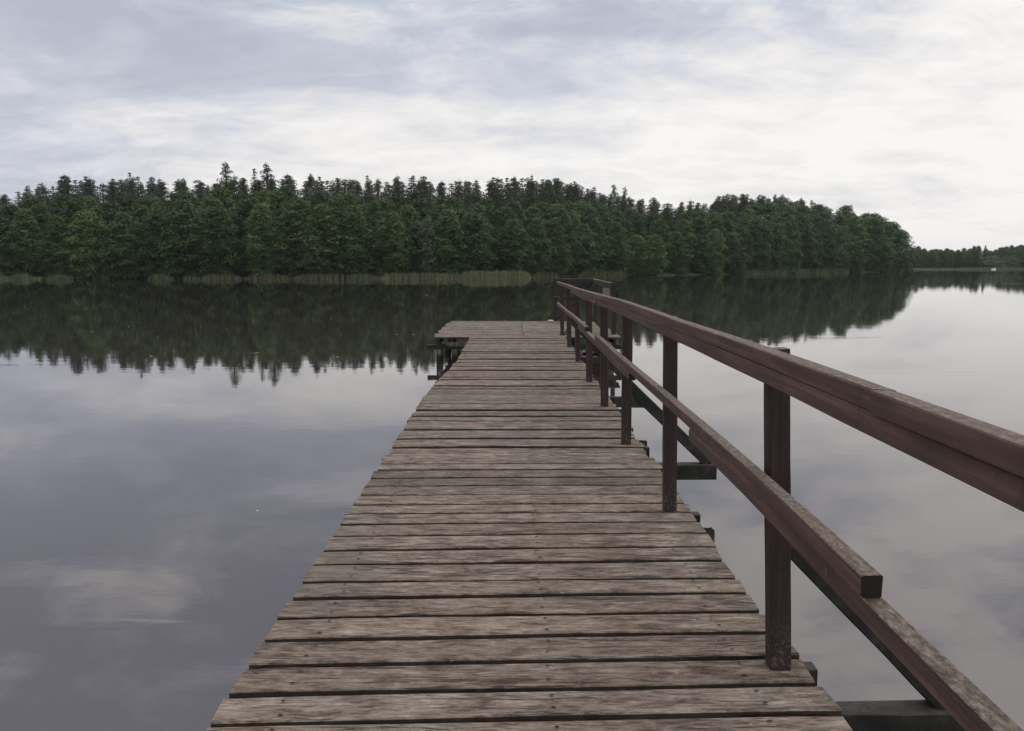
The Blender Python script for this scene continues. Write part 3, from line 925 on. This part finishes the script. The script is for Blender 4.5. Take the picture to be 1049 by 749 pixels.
LAND = [(-8, "beyond the photo's left edge"), (50, "above the two light reed clumps far left"), (110, "above the bright square reed clump"), (185, "above the dull straight-ended reed clump"),
        (255, "above the green-topped reed bed"), (325, "above the thin dull reeds"), (395, "above the long bed's low left part"), (432, "just left of the grey-green willow"),
        (475, "just right of the grey-green willow"), (545, "above the tallest tan-stemmed reeds"), (600, "straight above the jetty's end railing"), (665, "just right of the jetty's end railing"),
        (715, "left of the bright green shore bush"), (757, "above the bright green shore bush"), (810, "above the reeds right of the bush"), (868, "above the reeds nearest the point"), (9999, "on the wood's right-hand point")]


def stretch(px):
    for lim, txt in LAND:
        if px < lim: return txt


FRONT_G = "leafy trees along the water's edge of the wood"
# leafy rows from the water's edge inland
x = -78.0
def row(kind, off, step, prof, lo, hi, label_f, group_f, x0, x1, jy=1.5, wide=(0.9, 1.15)):
    n_ = 0
    x_ = x0
    while x_ < x1:
        xx = x_ + tr.uniform(-.6, .6)
        yy = shore(xx) + off + tr.uniform(-jy, jy)
        px = px_of(xx, yy)
        top_px = lerp_tab(prof, px) + tr.uniform(lo, hi)
        if px < 934:
            plant(kind, xx, yy, ztop_for(top_px, yy), label_f(px), group_f(px), tr.uniform(*wide))
            n_ += 1
        # walk along the shoreline, not along X
        sl = (shore(x_ + 1.5) - shore(x_ - 1.5)) / 3
        x_ += step * tr.uniform(0.85, 1.15) / math.sqrt(1 + sl * sl) * (1.0 + 0.12 * (yy - 80) / 90)
    return n_


cnt = {}
cnt['front'] = row('broad', 1.6, 4.3, BROAD_Y, 10, 26, lambda p: "water's-edge leafy tree, " + stretch(p), lambda p: "water's-edge leafy trees", -80, 99, 0.8, (1.05, 1.3))
cnt['mid'] = row('broad', 6.5, 4.6, BROAD_Y, 2, 12, lambda p: "second-row leafy tree, " + stretch(p), lambda p: "second-row leafy trees", -84, 97, 1.5, (1.05, 1.3))
cnt['back'] = row('broad', 12.5, 4.8, BROAD_Y, -3, 4, lambda p: "leafy treetop below the conifers, " + stretch(p), lambda p: "third-row leafy treetops", -90, 93, 2, (1.1, 1.35))
cnt['pine1'] = row('pine', 21, 3.2, PINE_Y, 3, 10, lambda p: "ragged skyline pine, " + stretch(p), lambda p: "skyline pines", -100, 84, 2.5, (1.0, 1.3))
cnt['pine2'] = row('pine', 27, 3.6, PINE_Y, 1, 8, lambda p: "ragged skyline pine, " + stretch(p), lambda p: "skyline pines", -108, 80, 3, (1.0, 1.3))
cnt['pine3'] = row('spruce', 33, 2.3, PINE_Y, 3, 8, lambda p: "half-hidden dark rear spruce, " + stretch(p), lambda p: "rear spruces", -112, 80, 2, (1.2, 1.6))
cnt['pine4'] = row('pine', 41, 2.9, PINE_Y, 5, 11, lambda p: "half-hidden rear pine, " + stretch(p), lambda p: "rear pines", -122, 80, 2, (1.3, 1.7))
cnt['spruce'] = row('spruce', 24, 7.0, PINE_Y, 0, 7, lambda p: "pointed skyline spruce, " + stretch(p), lambda p: "skyline spruces", -104, 80, 3, (0.9, 1.2))
print("TREES", cnt)


def at_px(px, Y):
    return (px - 524.5) / (FPX / math.cos(PR) * 0.99) * Y


# trees that stand out
for px, ty, kind, off, lab, w_, var in [
        (237, 167, 'pine', 22, "tallest pine, broad and ragged, above the left half of the skyline", 1.1, 0),
        (280, 169, 'pine', 22, "tall broad pine just right of the tallest one on the skyline", 1.2, 2),
        (267, 172, 'spruce', 21, "slim pointed spruce between the two tallest pines on the skyline", 0.9, 1),
        (75, 179, 'pine', 22, "leftmost prominent dark pine clump on the skyline", 1.1, 3),
        (142, 176, 'spruce', 21, "sharp spruce tip standing clear of the skyline above the left reeds", 0.9, 0),
        (625, 190, 'pine', 20, "open-crowned pine with sky showing through, left of a pair above the jetty's end railing", 0.8, 1),
        (637, 192, 'pine', 20, "open-crowned pine with sky showing through, right of a pair above the jetty's end railing", 0.8, 4)]:
    Y = 100.0
    for _ in range(6):
        X = at_px(px, Y); Y = shore(X) + off
    plant(kind, X, Y, ztop_for(ty, Y), lab, None, w_, var)
# grey-green willow in the front row, and the last trees of the point
X = at_px(440, 108.0); plant('willow', X, shore(X) - 1.0, ztop_for(221, shore(X)), "slender grey-green willow standing out paler in front of the dark wood", None, 0.9, 0)
for px, ty, Y, lab in [(893, 221, 195, "dark leafy tree third from the wood's right-hand end"),
                       (906, 226, 196, "dark leafy tree second from the wood's right-hand end"),
                       (916, 235, 200, "dark leafy tree that ends the wood on the right, leaning over the water")]:
    plant('broad', at_px(px, Y), Y, ztop_for(ty, Y), lab, None, 1.45, 4)

# far shore on the right
FAR_Y = [(928, 258), (938, 252), (950, 253), (975, 255), (990, 252), (1003, 252), (1010, 255), (1025, 252), (1049, 249), (1100, 247), (1200, 244)]
px = 931.0
while px < 1130:
    Y = 300.0
    for _ in range(8):
        X = at_px(px, Y); Y = shore(X) + 10 + (12 if 1004 < px < 1036 else 0)
    if not (1000.5 < px < 1009.5):
        gap_ = " left of the notch in the far treeline" if px < 1006 else " right of the notch in the far treeline" if px < 1052 else " beyond the photo's right edge"
        plant('broad', X, Y + tr.uniform(-3, 3), ztop_for(lerp_tab(FAR_Y, px) + tr.uniform(-1, 3), Y), "distant dark tree" + gap_, "distant trees" + gap_, 0.95)
        plant('broad', X + 2, Y + 8, ztop_for(lerp_tab(FAR_Y, px) + tr.uniform(-1, 2.5), Y + 8), "distant dark tree" + gap_, "distant trees" + gap_, 0.95)
    px += tr.uniform(4.5, 7) * (1 if px < 1060 else 1.3)
for px, ty, lab in [(997, 251.5, "left of two slim dark poplars beside the notch in the far treeline"), (1003.5, 251, "right of two slim dark poplars beside the notch in the far treeline")]:
    Y = 300.0
    for _ in range(8):
        X = at_px(px, Y); Y = shore(X) + 5
    plant('poplar', X, Y, ztop_for(ty, Y), lab, None, 0.85)
for px, ty, lab, w_ in [(1028, 262.5, "round pale green willow bush on the far right shore", 1.5), (1007, 263, "low pale bush at the foot of the notch in the far treeline", 2.4)]:
    Y = 300.0
    for _ in range(8):
        X = at_px(px, Y); Y = shore(X) + 4
    plant('palebush', X, Y, ztop_for(ty, Y), lab, None, w_)
Y = 120.0
for _ in range(8):
    X = at_px(732, Y); Y = shore(X) - 0.6
plant('fresh', X, Y, ztop_for(278.5, Y), "bright green shore bush low at the water's edge right of the jetty", None, 0.9)


# trees that read alike are told apart by their order from left to right
from collections import defaultdict
same = defaultdict(list)
for o in COL.objects:
    if o.type == 'EMPTY' and 'label' in o and 'tree' in str(o.get('category', '')): same[o['label']].append(o)
ORD = ['first', 'second', 'third', 'fourth', 'fifth', 'sixth', 'seventh', 'eighth', 'ninth', 'tenth', 'eleventh', 'twelfth', 'thirteenth', 'fourteenth',
       'fifteenth', 'sixteenth', 'seventeenth', 'eighteenth', 'nineteenth', 'twentieth'] + ['twenty-' + q for q in ('first', 'second', 'third', 'fourth', 'fifth', 'sixth', 'seventh', 'eighth', 'ninth')]
for lab, objs in same.items():
    if len(objs) < 2 or "beyond the photo's" in lab: continue
    objs.sort(key=lambda o: o.location.x / o.location.y)
    names = {2: ['left of two', 'right of two'], 3: ['left of three', 'middle of three', 'right of three']}.get(len(objs)) or \
        [(ORD[i] + ' from left') if i < len(ORD) else 'among the rightmost' for i in range(len(objs))]
    for o, nm_ in zip(objs, names): o['label'] = lab + ', ' + nm_

# ------------------------------------------------------------------ reed beds
def reed_bed(px0, px1, off, depth, h, dens, label, wob=0.15):
    """a strip of thin blades standing in the shallows, px0..px1 as seen from the jetty, built at its real place"""
    rg = np.random.default_rng(int(px0 * 7 + px1) + 1000)
    def solve(px):
        Y_ = 100.0
        for _ in range(8):
            X_ = at_px(px, Y_); Y_ = shore(X_) + off
        return X_
    x0, x1 = solve(px0), solve(px1)
    L = math.hypot(x1 - x0, shore(x1) - shore(x0))
    n_ = int(L * depth * dens)
    xx = rg.uniform(x0, x1, n_)
    yy = np.array([shore(q) for q in xx]) + off + rg.uniform(-depth / 2, depth / 2, n_)
    edge = np.clip(np.minimum(xx - x0, x1 - xx) / rg.uniform(0.4, 1.8, n_), 0.05, 1)
    hh = 0.82 * h * (0.92 + 0.07 * np.sin(xx * 3.9) * np.sin(xx * 1.7 + 2)) * rg.uniform(0.75, 1.12, n_) * (0.45 + 0.55 * edge)
    keep = rg.random(n_) < (0.2 + 0.7 * (np.sin(xx * 2.7) * np.sin(xx * 6.1 + 1) * 0.5 + 0.5)) + 0.2
    xx, yy, hh = xx[keep], yy[keep], hh[keep]; n_ = len(xx)
    w_ = rg.uniform(0.012, 0.03, n_); a_ = rg.uniform(0, 3.14, n_)
    lx, ly = rg.normal(0, .09, n_), rg.normal(0, .09, n_)
    ca, sa = np.cos(a_) * w_, np.sin(a_) * w_
    z0 = np.full(n_, -0.15)
    def P3(X_, Y_, Z_): return np.stack([X_, Y_, Z_], 1)
    v0 = P3(xx - ca, yy - sa, z0); v1 = P3(xx + ca, yy + sa, z0)
    v2 = P3(xx + ca + lx * .5, yy + sa + ly * .5, hh * .6); v3 = P3(xx - ca + lx * .5, yy - sa + ly * .5, hh * .6)
    v4 = P3(xx + lx * 1.4 + ca * .3, yy + ly * 1.4 + sa * .3, hh); v5 = P3(xx + lx * 1.4 - ca * .3, yy + ly * 1.4 - sa * .3, hh)
    v_ = np.stack([v0, v1, v2, v3, v4, v5], 1).reshape(-1, 3)
    b_ = np.arange(n_)[:, None] * 6
    q_ = np.concatenate([b_ + np.array([[0, 1, 2, 3]]), b_ + np.array([[3, 2, 4, 5]])], 0)
    o = bpy.data.objects.new("reed_bed", mesh_np("reed_bed", v_, q_, [M['farreed' if px0 > 900 or px0 < 77 else 'reed' if px0 < 77 or 391 < px0 < 545 or px0 > 900 else 'dullreed']])); COL.objects.link(o)
    return tag(o, label, "reed bed", "reed beds along the far bank", 'stuff')


for a in [(-40, 10, -2.2, 1.6, 0.95, 60, "light green reed clump running out of the photo at the left edge"),
          (13, 36, -2.4, 1.6, 1.0, 70, "light green rounded reed clump, second from the left edge"),
          (37, 46, -2.0, 1.0, 0.8, 25, "small thin reed tuft right of the second clump from the left"),
          (54, 76, -2.6, 1.8, 1.05, 80, "bright green square reed clump standing alone on the left"),
          (78, 120, -1.2, 0.8, 0.7, 16, "sparse low reeds right of the bright square clump"),
          (156, 180, -1.8, 1.4, 1.0, 50, "dull brownish reed clump with a straight left end"),
          (190, 209, -1.6, 1.2, 0.9, 40, "dull short reed clump between two longer ones"),
          (211, 249, -2.2, 1.5, 0.95, 60, "green-topped reed bed over pale stems, left of the long bed"),
          (251, 303, -1.8, 1.2, 0.85, 42, "thin dull reeds just left of the long reed bed"),
          (304, 392, -2.2, 1.5, 0.9, 55, "left low part of the long reed bed"),
          (392, 470, -2.4, 1.8, 1.05, 60, "middle part of the long reed bed, green over tan stems"),
          (470, 544, -3.0, 2.4, 1.38, 75, "tallest thick reeds ending the long bed, pale tan stems"),
          (546, 572, -2.0, 1.4, 1.1, 40, "lower reeds just behind the jetty's end post"),
          (592, 640, -2.0, 1.8, 1.15, 40, "dull reeds right of the jetty's end railing"),
          (672, 690, -1.6, 1.2, 0.6, 40, "short brownish reeds between dark overhanging branches"),
          (757, 805, -2.0, 1.8, 1.1, 40, "dull reed bed right of the bright green shore bush"),
          (812, 866, -2.0, 1.8, 1.2, 40, "reed bed along the foot of the wood near its point"),
          (976, 1060, -3.0, 6.0, 1.0, 14, "pale green reeds along the far right shore"),
          (934, 975, -2.0, 4.0, 0.7, 8, "dim reed fringe at the start of the far right shore")]:
    reed_bed(*a)

# ------------------------------------------------------------------ small things on the water
# white boat by the far reeds
mb = MB()
L_, B_ = 1.5, 0.5
rings = []
for i in range(9):
    u = i / 8; xx = (u - .5) * 2 * L_ / 2
    bw = B_ / 2 * (1 - (2 * abs(u - .42)) ** 2.6 * 0.85) if u > .42 else B_ / 2 * (1 - (.42 - u) * 0.7)
    bw = max(.04, bw); sh = 0.34 + 0.16 * (u ** 2)
    rings.append([(xx, -bw, sh), (xx, -bw * .8, 0.02), (xx, 0, -.08), (xx, bw * .8, 0.02), (xx, bw, sh), (xx, bw * .85, sh), (xx, 0, .08), (xx, -bw * .85, sh)])
mb.rings(rings)
boat = mb.build("hull", M['boat'], None, True)
X = at_px(1013.5, 300)
boatE = empty("rowing_boat", (at_px(1013.5, 301), 301, 0.0), 0.15)
for _ in range(6):
    Yb = shore(boatE.location.x) - 8; boatE.location.x = at_px(1013.5, Yb); boatE.location.y = Yb
boat.parent = boatE
mb = MB()
for q in (-.35, .35): mb.beam([(q, -.25, .3), (q, .25, .3)], .16, .03, 0, .004, (1, 0, 0))
th_ = mb.build("seat", M['boat'], None); th_.parent = boatE
tag(boatE, "tiny white boat by the pale reeds of the far right shore", "boat")

# bits of straw and leaf afloat
rg = np.random.default_rng(3)
n_ = 150
yy = 6 + 70 * rg.random(n_) ** 0.8; xx = (rg.random(n_) - .5) * 1.25 * yy
sz = rg.uniform(0.006, 0.018, n_) * (1 + yy / 40); a_ = rg.uniform(-.5, .5, n_)
ok = ~((xx > -1.9) & (xx < 2.6) & (yy < 22))
xx, yy, sz, a_ = xx[ok], yy[ok], sz[ok], a_[ok]; n_ = len(xx)
ca, sa = np.cos(a_) * sz * 2, np.sin(a_) * sz * 2
z_ = np.full(n_, 0.005)
v_ = np.stack([np.stack([xx - ca, yy - sa, z_], 1), np.stack([xx + sa * .5, yy - ca * .4, z_], 1), np.stack([xx + ca, yy + sa, z_], 1), np.stack([xx - sa * .5, yy + ca * .4, z_ + .004], 1)], 1).reshape(-1, 3)
o = bpy.data.objects.new("floating_litter", mesh_np("floating_litter", v_, np.arange(n_ * 4).reshape(-1, 4), [M['straw']])); COL.objects.link(o)
tag(o, "scattered pale bits of leaf and straw floating on the still water", "litter", None, 'stuff')

# ------------------------------------------------------------------ thin evening haze over the lake
xa, xb_, ya, yb_, za, zb = -700.0, 900.0, -60.0, 3100.0, -14.0, 24.0
me = bpy.data.meshes.new("haze")
me.from_pydata([(xa, ya, za), (xb_, ya, za), (xb_, yb_, za), (xa, yb_, za), (xa, ya, zb), (xb_, ya, zb), (xb_, yb_, zb), (xa, yb_, zb)], [],
               [(3, 2, 1, 0), (4, 5, 6, 7), (0, 1, 5, 4), (1, 2, 6, 5), (2, 3, 7, 6), (3, 0, 4, 7)])
hm, t = new_mat("lake_haze")
pv = t.n('ShaderNodeVolumePrincipled')
pv.inputs['Color'].default_value = (0.80, 0.84, 0.92, 1)
pv.inputs['Density'].default_value = 0.00018
ho = t.n('ShaderNodeOutputMaterial'); t.l(pv.outputs[0], ho.inputs['Volume'])
me.materials.append(hm)
hz = bpy.data.objects.new("haze", me); COL.objects.link(hz)
tag(hz, "thin pale haze in the air over the lake", "haze", None, 'stuff')
